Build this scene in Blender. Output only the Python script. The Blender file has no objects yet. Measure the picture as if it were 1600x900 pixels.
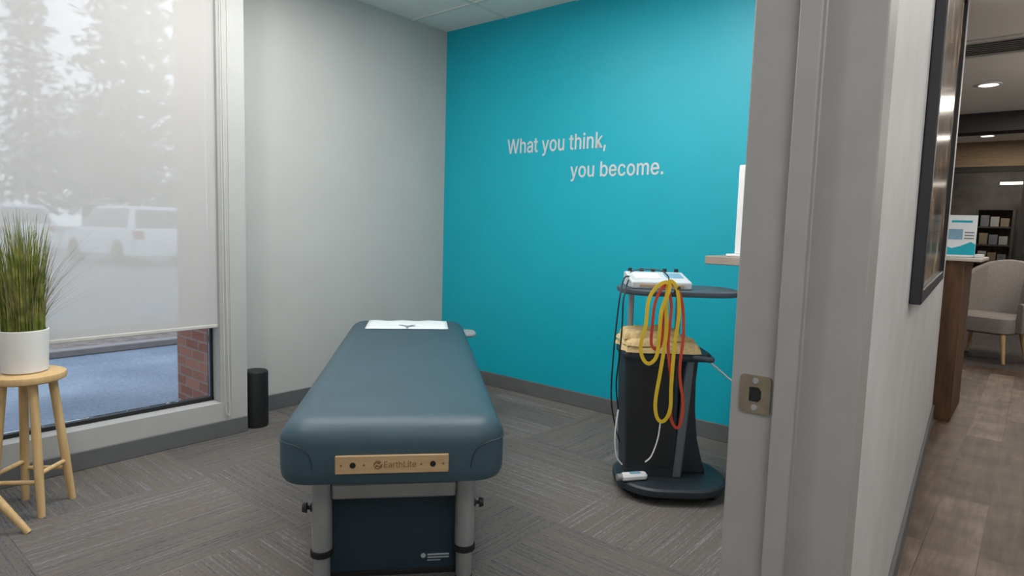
import bpy, bmesh, math, random, os
from mathutils import Vector, Matrix, noise
R = math.radians
rnd = random.Random(7)
SC = bpy.context.scene
COL = SC.collection
SC.view_settings.view_transform = 'Standard'

# ------------------------------------------------------------------ camera
A, PT, RO, F = R(39.7), R(5.42), R(1.68), 990.0
CAM = Vector((3.685, -3.559, 1.2))
Zv = Vector((0, 0, 1))
f0 = Vector((-math.sin(A), math.cos(A), 0)); r0 = Vector((math.cos(A), math.sin(A), 0))
fw = f0 * math.cos(PT) - Zv * math.sin(PT); u0 = Zv * math.cos(PT) + f0 * math.sin(PT)
rt = r0 * math.cos(RO) + u0 * math.sin(RO); up = u0 * math.cos(RO) - r0 * math.sin(RO)
cd = bpy.data.cameras.new('camera'); cam = bpy.data.objects.new('camera', cd); COL.objects.link(cam)
cd.sensor_width = 36; cd.lens = F / 1600 * 36; cd.clip_start = 0.02; cd.clip_end = 300
M = Matrix.Identity(4)
for i in range(3):
    M[i][0] = rt[i]; M[i][1] = up[i]; M[i][2] = -fw[i]; M[i][3] = CAM[i]
cam.matrix_world = M
SC.camera = cam

def ray(px, py): return fw * F + rt * (px - 800) + up * (450 - py)
def on(px, py, x=None, y=None, z=None, f=None):
    d = ray(px, py)
    if x is not None: t = (x - CAM.x) / d.x
    elif y is not None: t = (y - CAM.y) / d.y
    elif z is not None: t = (z - CAM.z) / d.z
    else: t = f / d.dot(f0)
    return CAM + d * t
def fr(f, r, z=0.0): return Vector((CAM.x, CAM.y, 0)) + f0 * f + r0 * r + Zv * z

# ------------------------------------------------------------------ materials
def lin(c):
    c /= 255.0
    return c / 12.92 if c <= 0.04045 else ((c + 0.055) / 1.055) ** 2.4
def S(r, g, b): return (lin(r), lin(g), lin(b), 1)
class NT:
    def __init__(s, name):
        s.m = bpy.data.materials.new(name); s.m.use_nodes = True
        s.nt = s.m.node_tree; s.nt.nodes.clear()
        s.out = s.n('ShaderNodeOutputMaterial')
    def n(s, t, **kw):
        o = s.nt.nodes.new(t)
        for k, v in kw.items(): setattr(o, k, v)
        return o
    def l(s, a, b): s.nt.links.new(a, b)
    def math(s, op, a, b=None):
        o = s.n('ShaderNodeMath', operation=op)
        for i, v in enumerate((a, b)):
            if v is None: continue
            if isinstance(v, (int, float)): o.inputs[i].default_value = v
            else: s.l(v, o.inputs[i])
        return o.outputs[0]
    def ramp(s, fac, stops):
        o = s.n('ShaderNodeValToRGB'); e = o.color_ramp.elements
        while len(e) < len(stops): e.new(0.5)
        for i, (p, c) in enumerate(stops): e[i].position = p; e[i].color = c
        s.l(fac, o.inputs[0]); return o.outputs[0]
    def bsdf(s, col=None, rough=0.6, metal=0.0, spec=0.5):
        b = s.n('ShaderNodeBsdfPrincipled')
        b.inputs['Roughness'].default_value = rough; b.inputs['Metallic'].default_value = metal
        b.inputs['Specular IOR Level'].default_value = spec
        if col is not None:
            if isinstance(col, tuple): b.inputs['Base Color'].default_value = col
            else: s.l(col, b.inputs['Base Color'])
        s.l(b.outputs[0], s.out.inputs[0]); return b
    def noise(s, vec, scale, detail=3, rough=0.5):
        o = s.n('ShaderNodeTexNoise'); o.inputs['Scale'].default_value = scale
        o.inputs['Detail'].default_value = detail; o.inputs['Roughness'].default_value = rough
        if vec is not None: s.l(vec, o.inputs['Vector'])
        return o.outputs[0]
    def bump(s, b, h, strength, dist=0.01):
        o = s.n('ShaderNodeBump'); o.inputs['Strength'].default_value = strength; o.inputs['Distance'].default_value = dist
        s.l(h, o.inputs['Height']); s.l(o.outputs[0], b.inputs['Normal'])
def mat(name, c, rough=0.6, metal=0.0, var=0.06, scale=12, bump=0.0, bscale=200, spec=0.5, emit=0.0):
    t = NT(name); tc = t.n('ShaderNodeTexCoord').outputs['Object']
    k = S(*c)
    lo = tuple(min(1, v * (1 - var)) for v in k[:3]) + (1,); hi = tuple(min(1, v * (1 + var)) for v in k[:3]) + (1,)
    col = t.ramp(t.noise(tc, scale), [(0.35, lo), (0.65, hi)])
    b = t.bsdf(col, rough, metal, spec)
    if bump: t.bump(b, t.noise(tc, bscale, 2), bump, 0.002)
    if emit:
        t.l(col, b.inputs['Emission Color']); b.inputs['Emission Strength'].default_value = emit
    return t.m

def carpet_mat(name, tl, tw, cols):
    # quarter-turned carpet tiles: long streaks along each tile, hue and brightness differ per tile
    t = NT(name); g = t.n('ShaderNodeNewGeometry').outputs['Position']
    sp = t.n('ShaderNodeSeparateXYZ'); t.l(g, sp.inputs[0]); X, Y = sp.outputs[0], sp.outputs[1]
    ix = t.math('FLOOR', t.math('DIVIDE', X, tl)); iy = t.math('FLOOR', t.math('DIVIDE', Y, tl))
    chk = t.math('MODULO', t.math('ABSOLUTE', t.math('ADD', ix, iy)), 2.0)
    sub = t.n('ShaderNodeMix'); t.l(chk, sub.inputs[0])
    t.l(t.math('FLOOR', t.math('DIVIDE', Y, tw)), sub.inputs[2]); t.l(t.math('FLOOR', t.math('DIVIDE', X, tw)), sub.inputs[3])
    tid = t.math('ADD', t.math('ADD', t.math('MULTIPLY', ix, 7.31), t.math('MULTIPLY', iy, 3.17)), t.math('MULTIPLY', sub.outputs[0], 1.73))
    def streak(u, v, a, b, det):
        c = t.n('ShaderNodeCombineXYZ'); t.l(t.math('MULTIPLY', u, a), c.inputs[0]); t.l(t.math('MULTIPLY', v, b), c.inputs[1]); t.l(tid, c.inputs[2])
        return t.noise(c.outputs[0], 1.0, det, 0.6)
    def mixf(a, b):
        m = t.n('ShaderNodeMix'); t.l(chk, m.inputs[0]); t.l(a, m.inputs[2]); t.l(b, m.inputs[3]); return m.outputs[0]
    s1 = mixf(streak(X, Y, 1.8, 118, 1.5), streak(Y, X, 1.8, 118, 1.5))
    s2 = mixf(streak(X, Y, 45, 290, 2), streak(Y, X, 45, 290, 2))
    wn = t.n('ShaderNodeTexWhiteNoise', noise_dimensions='1D'); t.l(tid, wn.inputs['W'])
    fac = t.math('ADD', t.math('ADD', t.math('MULTIPLY', s1, 0.54), t.math('MULTIPLY', s2, 0.46)), t.math('MULTIPLY', t.math('SUBTRACT', wn.outputs[0], 0.5), 0.10))
    col = t.ramp(fac, cols)
    b = t.bsdf(col, 0.9, 0, 0.2); t.bump(b, s2, 0.4, 0.004)
    return t.m
def plank_mat(name, w, l, c1, c2, c3):
    t = NT(name); g = t.n('ShaderNodeNewGeometry').outputs['Position']
    sp = t.n('ShaderNodeSeparateXYZ'); t.l(g, sp.inputs[0])
    c = t.n('ShaderNodeCombineXYZ'); t.l(sp.outputs[1], c.inputs[0]); t.l(sp.outputs[0], c.inputs[1])
    br = t.n('ShaderNodeTexBrick'); t.l(c.outputs[0], br.inputs['Vector'])
    br.inputs['Scale'].default_value = 1; br.inputs['Brick Width'].default_value = l; br.inputs['Row Height'].default_value = w
    br.inputs['Mortar Size'].default_value = 0.002; br.inputs['Color1'].default_value = (0.1, 0.1, 0.1, 1); br.inputs['Color2'].default_value = (0.9, 0.9, 0.9, 1); br.inputs['Mortar'].default_value = (0, 0, 0, 1)
    c2n = t.n('ShaderNodeCombineXYZ'); t.l(t.math('MULTIPLY', sp.outputs[1], 2.5), c2n.inputs[0]); t.l(t.math('MULTIPLY', sp.outputs[0], 22), c2n.inputs[1]); t.l(br.outputs[0], c2n.inputs[2])
    nz = t.noise(c2n.outputs[0], 1.2, 5, 0.65)
    big = t.noise(g, 6.0, 4)
    fac = t.math('ADD', t.math('MULTIPLY', br.outputs[0], 0.26), t.math('ADD', t.math('MULTIPLY', nz, 0.5), t.math('MULTIPLY', big, 0.45)))
    col = t.ramp(fac, [(0.40, c1), (0.61, c2), (0.83, c3)])
    t.bsdf(col, 0.45, 0, 0.4); return t.m
def brick_mat(name):
    t = NT(name); g = t.n('ShaderNodeNewGeometry').outputs['Position']
    sp = t.n('ShaderNodeSeparateXYZ'); t.l(g, sp.inputs[0])
    c = t.n('ShaderNodeCombineXYZ'); t.l(t.math('ADD', sp.outputs[0], sp.outputs[1]), c.inputs[0]); t.l(sp.outputs[2], c.inputs[1])
    br = t.n('ShaderNodeTexBrick'); t.l(c.outputs[0], br.inputs['Vector'])
    br.inputs['Scale'].default_value = 1; br.inputs['Brick Width'].default_value = 0.21; br.inputs['Row Height'].default_value = 0.075
    br.inputs['Mortar Size'].default_value = 0.007
    br.inputs['Color1'].default_value = S(150, 102, 82); br.inputs['Color2'].default_value = S(124, 80, 66); br.inputs['Mortar'].default_value = S(128, 112, 102)
    b = t.bsdf(br.outputs[0], 0.9, 0, 0.2); t.bump(b, t.noise(g, 80, 3), 0.3, 0.01); return t.m
def wood_mat(name, c1, c2, rough=0.5, sc=(18, 18, 1.5)):
    t = NT(name); tc = t.n('ShaderNodeTexCoord').outputs['Object']
    mp = t.n('ShaderNodeMapping'); mp.inputs['Scale'].default_value = sc; t.l(tc, mp.inputs[0])
    col = t.ramp(t.noise(mp.outputs[0], 3, 5, 0.6), [(0.3, S(*c1)), (0.7, S(*c2))])
    t.bsdf(col, rough, 0, 0.4); return t.m
def honey_mat(name, c):
    t = NT(name); tc = t.n('ShaderNodeTexCoord').outputs['Object']
    v = t.n('ShaderNodeTexVoronoi', feature='DISTANCE_TO_EDGE'); v.inputs['Scale'].default_value = 130; v.inputs['Randomness'].default_value = 0.15; t.l(tc, v.inputs['Vector'])
    k = S(*c)
    col = t.ramp(v.outputs[0], [(0.0, tuple(x * 0.75 for x in k[:3]) + (1,)), (0.3, k)])
    b = t.bsdf(col, 0.6, 0, 0.4); t.bump(b, v.outputs[0], 0.3, 0.004); return t.m
def asphalt_mat():
    t = NT('asphalt'); g = t.n('ShaderNodeNewGeometry').outputs['Position']
    fac = t.math('ADD', t.math('MULTIPLY', t.noise(g, 1.2, 4), 0.55), t.math('MULTIPLY', t.noise(g, 35, 3, 0.7), 0.45))
    b = t.bsdf(t.ramp(fac, [(0.35, S(104, 111, 119)), (0.5, S(124, 131, 139)), (0.66, S(150, 156, 162))]), 0.9, 0, 0.3)
    t.bump(b, t.noise(g, 60, 3), 0.2, 0.01); return t.m
def shade_mat():
    # loose screen weave: scatters most light, lets a soft view through
    t = NT('roller shade weave'); tc = t.n('ShaderNodeTexCoord').outputs['Object']
    col = t.ramp(t.noise(tc, 400, 2), [(0.3, S(209, 206, 202)), (0.7, S(221, 218, 214))])
    d = t.n('ShaderNodeBsdfDiffuse'); t.l(col, d.inputs[0])
    tr = t.n('ShaderNodeBsdfTranslucent'); t.l(col, tr.inputs[0])
    m1 = t.n('ShaderNodeMixShader'); m1.inputs[0].default_value = 0.385; t.l(d.outputs[0], m1.inputs[1]); t.l(tr.outputs[0], m1.inputs[2])
    rf = t.n('ShaderNodeBsdfRefraction'); rf.inputs['IOR'].default_value = 1.018; rf.inputs['Roughness'].default_value = 0.26
    m2 = t.n('ShaderNodeMixShader'); m2.inputs[0].default_value = 0.15; t.l(m1.outputs[0], m2.inputs[1]); t.l(rf.outputs[0], m2.inputs[2])
    t.l(m2.outputs[0], t.out.inputs[0]); return t.m
def glass_mat(name, tint=(1, 1, 1, 1)):
    t = NT(name)
    tp = t.n('ShaderNodeBsdfTransparent'); tp.inputs[0].default_value = tint
    g = t.n('ShaderNodeBsdfGlossy'); g.inputs['Roughness'].default_value = 0.02
    fz = t.n('ShaderNodeFresnel'); fz.inputs[0].default_value = 1.3
    m = t.n('ShaderNodeMixShader'); t.l(fz.outputs[0], m.inputs[0]); t.l(tp.outputs[0], m.inputs[1]); t.l(g.outputs[0], m.inputs[2])
    t.l(m.outputs[0], t.out.inputs[0]); return t.m

m_grey = mat('painted wall light grey', (187, 187, 185), 0.7, var=0.02, scale=3, bump=0.08, bscale=300)
m_teal = mat('painted wall teal', (0, 167, 188), 0.46, var=0.02, scale=3, bump=0.12, bscale=260)
m_hallw = mat('painted wall pale grey', (202, 203, 204), 0.6, var=0.05, scale=5, bump=0.25, bscale=180)
m_ceil = mat('ceiling tile', (238, 234, 228), 0.9, var=0.03, scale=60, bump=0.2, bscale=150)
m_grid = mat('ceiling grid white metal', (222, 219, 214), 0.5, var=0.02)
m_trim = mat('window trim light grey', (176, 177, 176), 0.9, var=0.02, spec=0.1)
m_base = mat('vinyl baseboard grey', (98, 100, 102), 0.55, var=0.04)
m_carpet = carpet_mat('striped carpet tiles', 0.75, 0.25, [(0.28, S(62, 64, 69)), (0.40, S(89, 90, 93)), (0.48, S(107, 104, 100)), (0.54, S(106, 96, 86)), (0.62, S(114, 116, 121)), (0.74, S(146, 141, 134))])
m_carpet2 = carpet_mat('lobby carpet', 0.5, 0.25, [(0.3, S(50, 48, 50)), (0.6, S(86, 80, 78)), (0.8, S(110, 100, 95))])
m_plank = plank_mat('warm brown vinyl planks', 0.18, 1.22, S(54, 41, 32), S(97, 80, 66), S(142, 124, 107))
m_brick = brick_mat('red brick')
m_black = mat('black plastic', (26, 29, 32), 0.5, var=0.1, bump=0.05)
m_blackm = mat('black rubber', (20, 21, 23), 0.8, var=0.1)
m_gasket = mat('black window gasket', (24, 26, 30), 0.5, var=0.05)
m_glass = glass_mat('window glass', (0.93, 0.97, 1, 1))
m_shade = shade_mat()
m_hem = mat('shade hem bar', (196, 194, 190), 0.7, var=0.02)
m_vinyl = mat('slate teal vinyl', (53, 77, 89), 0.5, var=0.05, scale=6, bump=0.12, bscale=350)
m_seam = mat('dark seam', (34, 54, 64), 0.5)
m_slit = mat('blue grey cutout', (120, 140, 150), 0.7)
m_plate = wood_mat('pale wood plate', (180, 150, 112), (196, 168, 130), 0.45, (2, 20, 20))
m_plateink = mat('brown printing', (128, 96, 64), 0.6)
m_alu = mat('brushed aluminium', (162, 164, 165), 0.42, 0.5, var=0.05)
m_armsh = mat('dull grey shelf', (140, 150, 152), 0.6, var=0.05)
m_steel = mat('satin nickel', (150, 138, 120), 0.38, 0.7, var=0.1, scale=40)
m_paper = mat('white paper', (222, 228, 232), 0.8, var=0.03)
m_mat = honey_mat('navy teal honeycomb foam', (38, 57, 69))
m_print = mat('faded white printing', (170, 178, 182), 0.8)
m_frame = mat('painted steel door frame', (153, 152, 151), 0.5, var=0.03, bump=0.06, bscale=120)
m_stool = wood_mat('pale oak', (196, 162, 112), (216, 186, 138), 0.5)
m_pot = mat('white ceramic', (226, 226, 224), 0.45, var=0.02)
m_soil = mat('dark soil', (60, 46, 34), 0.95, var=0.3, scale=80)
def grass_mat():
    t = NT('grass blades'); tc = t.n('ShaderNodeTexCoord').outputs['Object']
    t.bsdf(t.ramp(t.noise(tc, 25, 3), [(0.25, S(68, 82, 31)), (0.5, S(112, 122, 52)), (0.8, S(172, 165, 98))]), 0.6, 0, 0.3); return t.m
m_grass = grass_mat()
m_twig = mat('dry grass stems', (140, 130, 104), 0.8)
m_cart = mat('charcoal trolley plastic', (38, 46, 54), 0.5, var=0.08, bump=0.08)
m_cart2 = mat('slate trolley trim', (66, 76, 86), 0.45, var=0.06)
m_post = mat('grey trolley post', (92, 101, 108), 0.45, var=0.05)
m_device = mat('pale grey device casing', (196, 202, 206), 0.45, var=0.02)
m_screen = mat('muted blue device panel', (120, 162, 186), 0.4, var=0.1, scale=30)
m_yellow = mat('yellow latex', (226, 190, 40), 0.45, var=0.05)
m_red = mat('orange red latex', (204, 70, 40), 0.45, var=0.05)
m_towel = mat('mustard terry towel', (210, 186, 136), 0.95, var=0.12, scale=60, bump=0.5, bscale=300)
m_white = mat('white plastic', (226, 228, 230), 0.4, var=0.02)
m_deskt = mat('taupe laminate', (158, 146, 134), 0.5, var=0.04)
m_vinylwhite = mat('pale grey wall lettering', (192, 206, 209), 0.6, var=0.01)
m_rustic = wood_mat('dark rustic wood', (60, 42, 29), (112, 80, 54), 0.6, (6, 6, 1.2))
m_counter = mat('pale counter top', (200, 193, 184), 0.4, var=0.03)
m_taupe = mat('taupe upholstery', (142, 136, 133), 0.9, var=0.08, scale=60, bump=0.3, bscale=400)
m_tan = wood_mat('tan wood header', (118, 100, 76), (148, 126, 98), 0.6, (1.5, 6, 30))
m_dark = mat('brown grey back wall', (82, 75, 70), 0.5, var=0.5, scale=2.5)
m_soffit = mat('black soffit', (42, 38, 37), 0.7)
m_shelf = mat('brown shelving', (66, 56, 50), 0.7)
m_framed = mat('dark wooden picture frame', (44, 45, 50), 0.45, var=0.08)
m_lamp = mat('glowing lamp lens', (255, 244, 226), 0.5, var=0.0, emit=4)
m_asph = asphalt_mat()
m_mulch = mat('tan mulch', (120, 104, 92), 0.95, var=0.3, scale=10)
m_curb = mat('weathered curb', (138, 128, 120), 0.9)
m_carw = mat('white car paint', (226, 231, 236), 0.3, var=0.01)
m_carg = mat('car window glass', (58, 70, 82), 0.15, var=0.05)
m_tail = mat('red tail lamp', (150, 40, 36), 0.3)
m_bark = mat('bark', (76, 70, 66), 0.9, var=0.3, scale=30)
m_ever = mat('evergreen needles', (60, 78, 80), 0.9, var=0.4, scale=3)
m_leaf = mat('pale leaves', (118, 124, 120), 0.9, var=0.3, scale=3)

# ------------------------------------------------------------------ mesh helpers
def wm(o):
    m = o.matrix_basis.copy()
    return wm(o.parent) @ m if o.parent else m
def spline(pts, n=6, closed=False):
    P = [Vector(p) for p in pts]; N = len(P); out = []
    for i in range(N if closed else N - 1):
        if closed: a, b, c, d = P[i - 1], P[i], P[(i + 1) % N], P[(i + 2) % N]
        else: a, b, c, d = P[max(i - 1, 0)], P[i], P[i + 1], P[min(i + 2, N - 1)]
        for k in range(n):
            t = k / n
            out.append(0.5 * ((2 * b) + (c - a) * t + (2 * a - 5 * b + 4 * c - d) * t * t + (3 * b - a - 3 * c + d) * t ** 3))
    if not closed: out.append(P[-1])
    return out
def rrect(w, l, r, n=7):
    r = max(0.001, min(r, w / 2 - .0005, l / 2 - .0005)); out = []
    for cx, cy, a in ((w / 2 - r, l / 2 - r, 0), (-w / 2 + r, l / 2 - r, 90), (-w / 2 + r, -l / 2 + r, 180), (w / 2 - r, -l / 2 + r, 270)):
        for k in range(n + 1):
            t = R(a + 90 * k / n); out.append((cx + r * math.cos(t), cy + r * math.sin(t)))
    return out
class MB:
    def __init__(s): s.bm = bmesh.new()
    def box(s, c, d, rot=None):
        m = Matrix.Translation(c) @ (rot.to_4x4() if rot else Matrix.Identity(4)) @ Matrix.Diagonal((d[0], d[1], d[2], 1))
        bmesh.ops.create_cube(s.bm, size=1, matrix=m); return s
    def bb(s, x0, x1, y0, y1, z0, z1): return s.box(((x0 + x1) / 2, (y0 + y1) / 2, (z0 + z1) / 2), (abs(x1 - x0), abs(y1 - y0), abs(z1 - z0)))
    def cyl(s, p0, p1, ra, rb=None, seg=20):
        p0, p1 = Vector(p0), Vector(p1); d = p1 - p0
        m = Matrix.Translation((p0 + p1) / 2) @ d.to_track_quat('Z', 'Y').to_matrix().to_4x4()
        bmesh.ops.create_cone(s.bm, cap_ends=True, segments=seg, radius1=ra, radius2=ra if rb is None else rb, depth=d.length, matrix=m); return s
    def loops(s, loops, close=False, cap=True):
        bm = s.bm; L = [[bm.verts.new(p) for p in lp] for lp in loops]; n = len(L[0])
        pairs = list(zip(L[:-1], L[1:])) + ([(L[-1], L[0])] if close else [])
        for a, b in pairs:
            for i in range(n): bm.faces.new((a[i], a[(i + 1) % n], b[(i + 1) % n], b[i]))
        if cap and not close: bm.faces.new(L[0][::-1]); bm.faces.new(L[-1])
        return s
    def lathe(s, prof, c=(0, 0, 0), seg=36, close=False):
        c = Vector(c)
        return s.loops([[c + Vector((max(r, 1e-4) * math.cos(2 * math.pi * k / seg), max(r, 1e-4) * math.sin(2 * math.pi * k / seg), z)) for k in range(seg)] for r, z in prof], close=close)
    def rslab(s, w, l, cr, layers, c=(0, 0, 0)):
        c = Vector(c)
        return s.loops([[c + Vector((x, y, z)) for x, y in rrect(w - 2 * i, l - 2 * i, cr - i)] for i, z in layers])
    def tube(s, pts, r, seg=8, closed=False):
        P = [Vector(p) for p in pts]; N = len(P); loops = []; ref = None
        for i in range(N):
            if closed: t = P[(i + 1) % N] - P[i - 1]
            else: t = P[min(i + 1, N - 1)] - P[max(i - 1, 0)]
            t.normalize()
            if ref is None: ref = t.orthogonal()
            ref = (ref - t * ref.dot(t)).normalized(); bi = t.cross(ref)
            rr = r[i] if isinstance(r, (list, tuple)) else r
            loops.append([P[i] + ref * rr * math.cos(2 * math.pi * k / seg) + bi * rr * math.sin(2 * math.pi * k / seg) for k in range(seg)])
        return s.loops(loops, close=closed)
    def band(s, pts, w, th, nrm):
        P = [Vector(p) for p in pts]; N = len(P); loops = []; nrm = Vector(nrm).normalized()
        for i in range(N):
            t = (P[(i + 1) % N] - P[i - 1]).normalized(); sd = t.cross(nrm).normalized()
            loops.append([P[i] + sd * w / 2 + nrm * th / 2, P[i] - sd * w / 2 + nrm * th / 2, P[i] - sd * w / 2 - nrm * th / 2, P[i] + sd * w / 2 - nrm * th / 2])
        return s.loops(loops, close=True)
    def prism(s, poly, fn0, fn1):
        return s.loops([[fn0(*p) for p in poly], [fn1(*p) for p in poly]])
    def vprism(s, poly, z0, z1): return s.prism(poly, lambda x, y: Vector((x, y, z0)), lambda x, y: Vector((x, y, z1)))
    def quad(s, *ps): s.bm.faces.new([s.bm.verts.new(p) for p in ps]); return s
    def build(s, name, m, parent=None, world=False, smooth=True, bevel=0, seg=2, sub=0, recenter=True, fixn=True):
        bm = s.bm
        if fixn: bmesh.ops.recalc_face_normals(bm, faces=bm.faces)
        if parent is not None and world: bm.transform(wm(parent).inverted())
        loc = None
        if parent is None and recenter:
            xs = [v.co.x for v in bm.verts]; ys = [v.co.y for v in bm.verts]; zs = [v.co.z for v in bm.verts]
            loc = Vector(((min(xs) + max(xs)) / 2, (min(ys) + max(ys)) / 2, min(zs)))
            bm.transform(Matrix.Translation(-loc))
        me = bpy.data.meshes.new(name); bm.to_mesh(me); bm.free()
        if smooth:
            for p in me.polygons: p.use_smooth = True
            me.set_sharp_from_angle(angle=R(38))
        me.materials.append(m)
        o = bpy.data.objects.new(name, me); COL.objects.link(o)
        if loc is not None: o.location = loc
        if parent is not None: o.parent = parent
        if bevel:
            b = o.modifiers.new('bevel', 'BEVEL'); b.width = bevel; b.segments = seg; b.limit_method = 'ANGLE'; b.angle_limit = R(40)
        if sub:
            b = o.modifiers.new('sub', 'SUBSURF'); b.levels = sub; b.render_levels = sub
        return o
def tag(o, label, cat, group=None):
    o['label'] = label; o['category'] = cat
    if group: o['group'] = group
    return o
def struct(o): o['kind'] = 'structure'; return o
def thing(name, label, cat, loc=(0, 0, 0), rz=0, group=None):
    o = bpy.data.objects.new(name, None); COL.objects.link(o); o.empty_display_size = 0.1
    o.matrix_basis = Matrix.Translation(loc) @ Matrix.Rotation(rz, 4, 'Z')
    if label: tag(o, label, cat, group)
    return o
FONT = None
try:   # plain sans shipped with Blender itself; the built-in font is the fallback
    fdir = bpy.utils.system_resource('DATAFILES', path='fonts')
    for fn in ('Inter.woff2', 'DejaVuSans.woff2'):
        fp = os.path.join(fdir, fn)
        if os.path.exists(fp): FONT = bpy.data.fonts.load(fp); break
except Exception as e:
    print('font fallback', e)
def text_obj(name, s, m, mtx, width, asc, parent=None, bold=0.0):
    # clean outlines (no curve offset); the weight comes from a few copies of the letters nudged sideways
    cu = bpy.data.curves.new(name + '_curve', 'FONT'); cu.body = s; cu.extrude = 0.0; cu.space_character = 1.0 + bold * 1.2
    if FONT: cu.font = FONT
    to = bpy.data.objects.new(name + '_t', cu); COL.objects.link(to)
    bpy.context.view_layer.update()
    me = bpy.data.meshes.new_from_object(to.evaluated_get(bpy.context.evaluated_depsgraph_get()))
    bpy.data.objects.remove(to); bpy.data.curves.remove(cu)
    bm = bmesh.new(); offs = [(0, 0)] if not bold else [(-bold, 0), (bold, 0), (0, bold * .7), (0, -bold * .7)]
    for n_, (dx, dy) in enumerate(offs):
        k0 = len(bm.verts); bm.from_mesh(me); bm.verts.ensure_lookup_table()
        for v in bm.verts[k0:]: v.co += Vector((dx, dy, n_ * .0004))
    me2 = bpy.data.meshes.new(name); bm.to_mesh(me2); bm.free(); bpy.data.meshes.remove(me); me = me2
    xs = [v.co.x for v in me.vertices]; ys = [v.co.y for v in me.vertices]
    kx = width / (max(xs) - min(xs)); ky = asc / max(ys); x0 = min(xs)
    for v in me.vertices: v.co = Vector(((v.co.x - x0) * kx, v.co.y * ky, v.co.z * ky))
    if parent is not None: me.transform(mtx)
    me.materials.append(m)
    o = bpy.data.objects.new(name, me); COL.objects.link(o)
    if parent is not None: o.parent = parent
    else: o.matrix_basis = mtx
    return o

# ------------------------------------------------------------------ room shell
H = 2.70
HX = lambda y: 3.3065 - 0.0659 * y          # hallway face of the door wall
struct(MB().bb(0, 3.28, -4.6, 0, -0.06, 0).build('floor', m_carpet, smooth=False))
struct(MB().bb(3.28, 5.6, -4.6, 0.12, -0.06, 0).bb(0.5, 5.6, 0.12, 4.0, -0.06, 0).build('floor_hallway', m_plank, smooth=False))
struct(MB().bb(0.5, 5.6, 4.0, 11.0, -0.06, 0).build('floor_lobby', m_carpet2, smooth=False))
struct(MB().bb(-0.15, 3.28, -4.72, 0.12, H, H + 0.1).build('ceiling', m_ceil, smooth=False))
struct(MB().bb(3.28, 5.72, -4.72, 0.12, H, H + 0.1).bb(0.4, 5.72, 0.12, 11.1, H, H + 0.1).build('ceiling_hallway', m_ceil, smooth=False))
g = MB()
for k in range(1, 6): g.bb(0.61 * k - .012, 0.61 * k + .012, -4.6, 0, H - .006, H)
for k in range(0, 8): g.bb(0, 3.1, -0.35 - 0.61 * k - .012, -0.35 - 0.61 * k + .012, H - .0065, H)
struct(g.build('trim_1', m_grid, smooth=False))
struct(MB().bb(-0.15, 0, -1.79, 0.12, 0, H).build('wall_left', m_grey, smooth=False))
struct(MB().bb(0, 3.2, 0, 0.12, 0, H).build('wall_back', m_teal, smooth=False))
struct(MB().vprism([(HX(-2.41) - .19, -2.41), (HX(-2.41), -2.41), (HX(1.47), 1.47), (HX(1.47) - .2, 1.47), (HX(.12) - .2, .121), (HX(.12) - .199, 0)], 0, H).build('wall_right', m_hallw, smooth=False))
struct(MB().bb(3.3, 3.5, -4.6, -3.75, 0, H).build('wall_right_near', m_hallw, smooth=False))
struct(MB().bb(-0.15, 5.72, -4.72, -4.6, 0, H).build('wall_front', m_grey, smooth=False))
struct(MB().bb(5.6, 5.72, -4.6, 11.0, 0, H).build('wall_hallway', m_hallw, smooth=False))
struct(MB().bb(0.4, 0.5, 0.12, 11.0, 0, H).build('wall_lobby', m_hallw, smooth=False))
struct(MB().bb(0.012, 3.1, -0.012, 0, 0, 0.10).build('baseboard_back', m_base, bevel=.003))
struct(MB().bb(0, 0.012, -1.79, 0, 0, 0.10).build('baseboard_left', m_base, bevel=.003))
struct(MB().bb(0.281, 0.293, -4.6, -1.795, 0, 0.09).build('baseboard_window', m_base, bevel=.003))
struct(MB().vprism([(HX(-2.35) + .001, -2.35), (HX(-2.35) + .013, -2.35), (HX(1.47) + .013, 1.47), (HX(1.47) + .001, 1.47)], 0, 0.10).build('baseboard_hallway', m_base))

# window bay
struct(MB().bb(0.125, 0.28, -1.885, -1.791, 0, H).bb(0.14, 0.276, -1.94, -1.885, 0, H).bb(-0.1, 0.125, -1.80, -1.791, 0, H).bb(0.12, 0.28, -4.6, -1.885, 0, 0.19).bb(-0.1, 0.12, -4.6, -1.80, -.1, -.02).build('wall_window', m_trim, smooth=False))
w = struct(thing('window_1', None, None, (0.17, -3.3, 0.19)))
g = MB()
g.bb(0.148, 0.195, -4.6, -1.94, 0.191, 0.212).bb(0.148, 0.19, -1.953, -1.9405, 0.212, H - .001)
g.build('window_gasket', m_gasket, w, world=True, bevel=.003)
MB().bb(0.165, 0.171, -4.6, -1.954, 0.213, H - .002).build('window_pane', m_glass, w, world=True, smooth=False)

# roller shade
sh = thing('roller_shade', 'pale translucent roller shade drawn down over most of the window', 'shade', (0.255, -3.2, 0.61))
MB().quad((.255, -4.59, .625), (.255, -1.942, .625), (.255, -1.942, H - .001), (.255, -4.59, H - .001)).build('shade_fabric', m_shade, sh, world=True, smooth=False)
MB().bb(0.251, 0.26, -4.59, -1.942, 0.61, 0.628).build('hem_bar', m_hem, sh, world=True, bevel=.003)
ch = [(0.288, -1.925, 2.6), (0.29, -1.925, 1.4), (0.292, -1.925, 0.4), (0.293, -1.92, 0.16), (0.294, -1.91, 0.125), (0.295, -1.9, 0.15), (0.293, -1.905, 0.5), (0.29, -1.912, 1.4), (0.287, -1.915, 2.6)]
MB().tube(spline(ch, 8), 0.0024, 6).build('pull_chain', m_hem, sh, world=True)

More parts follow.
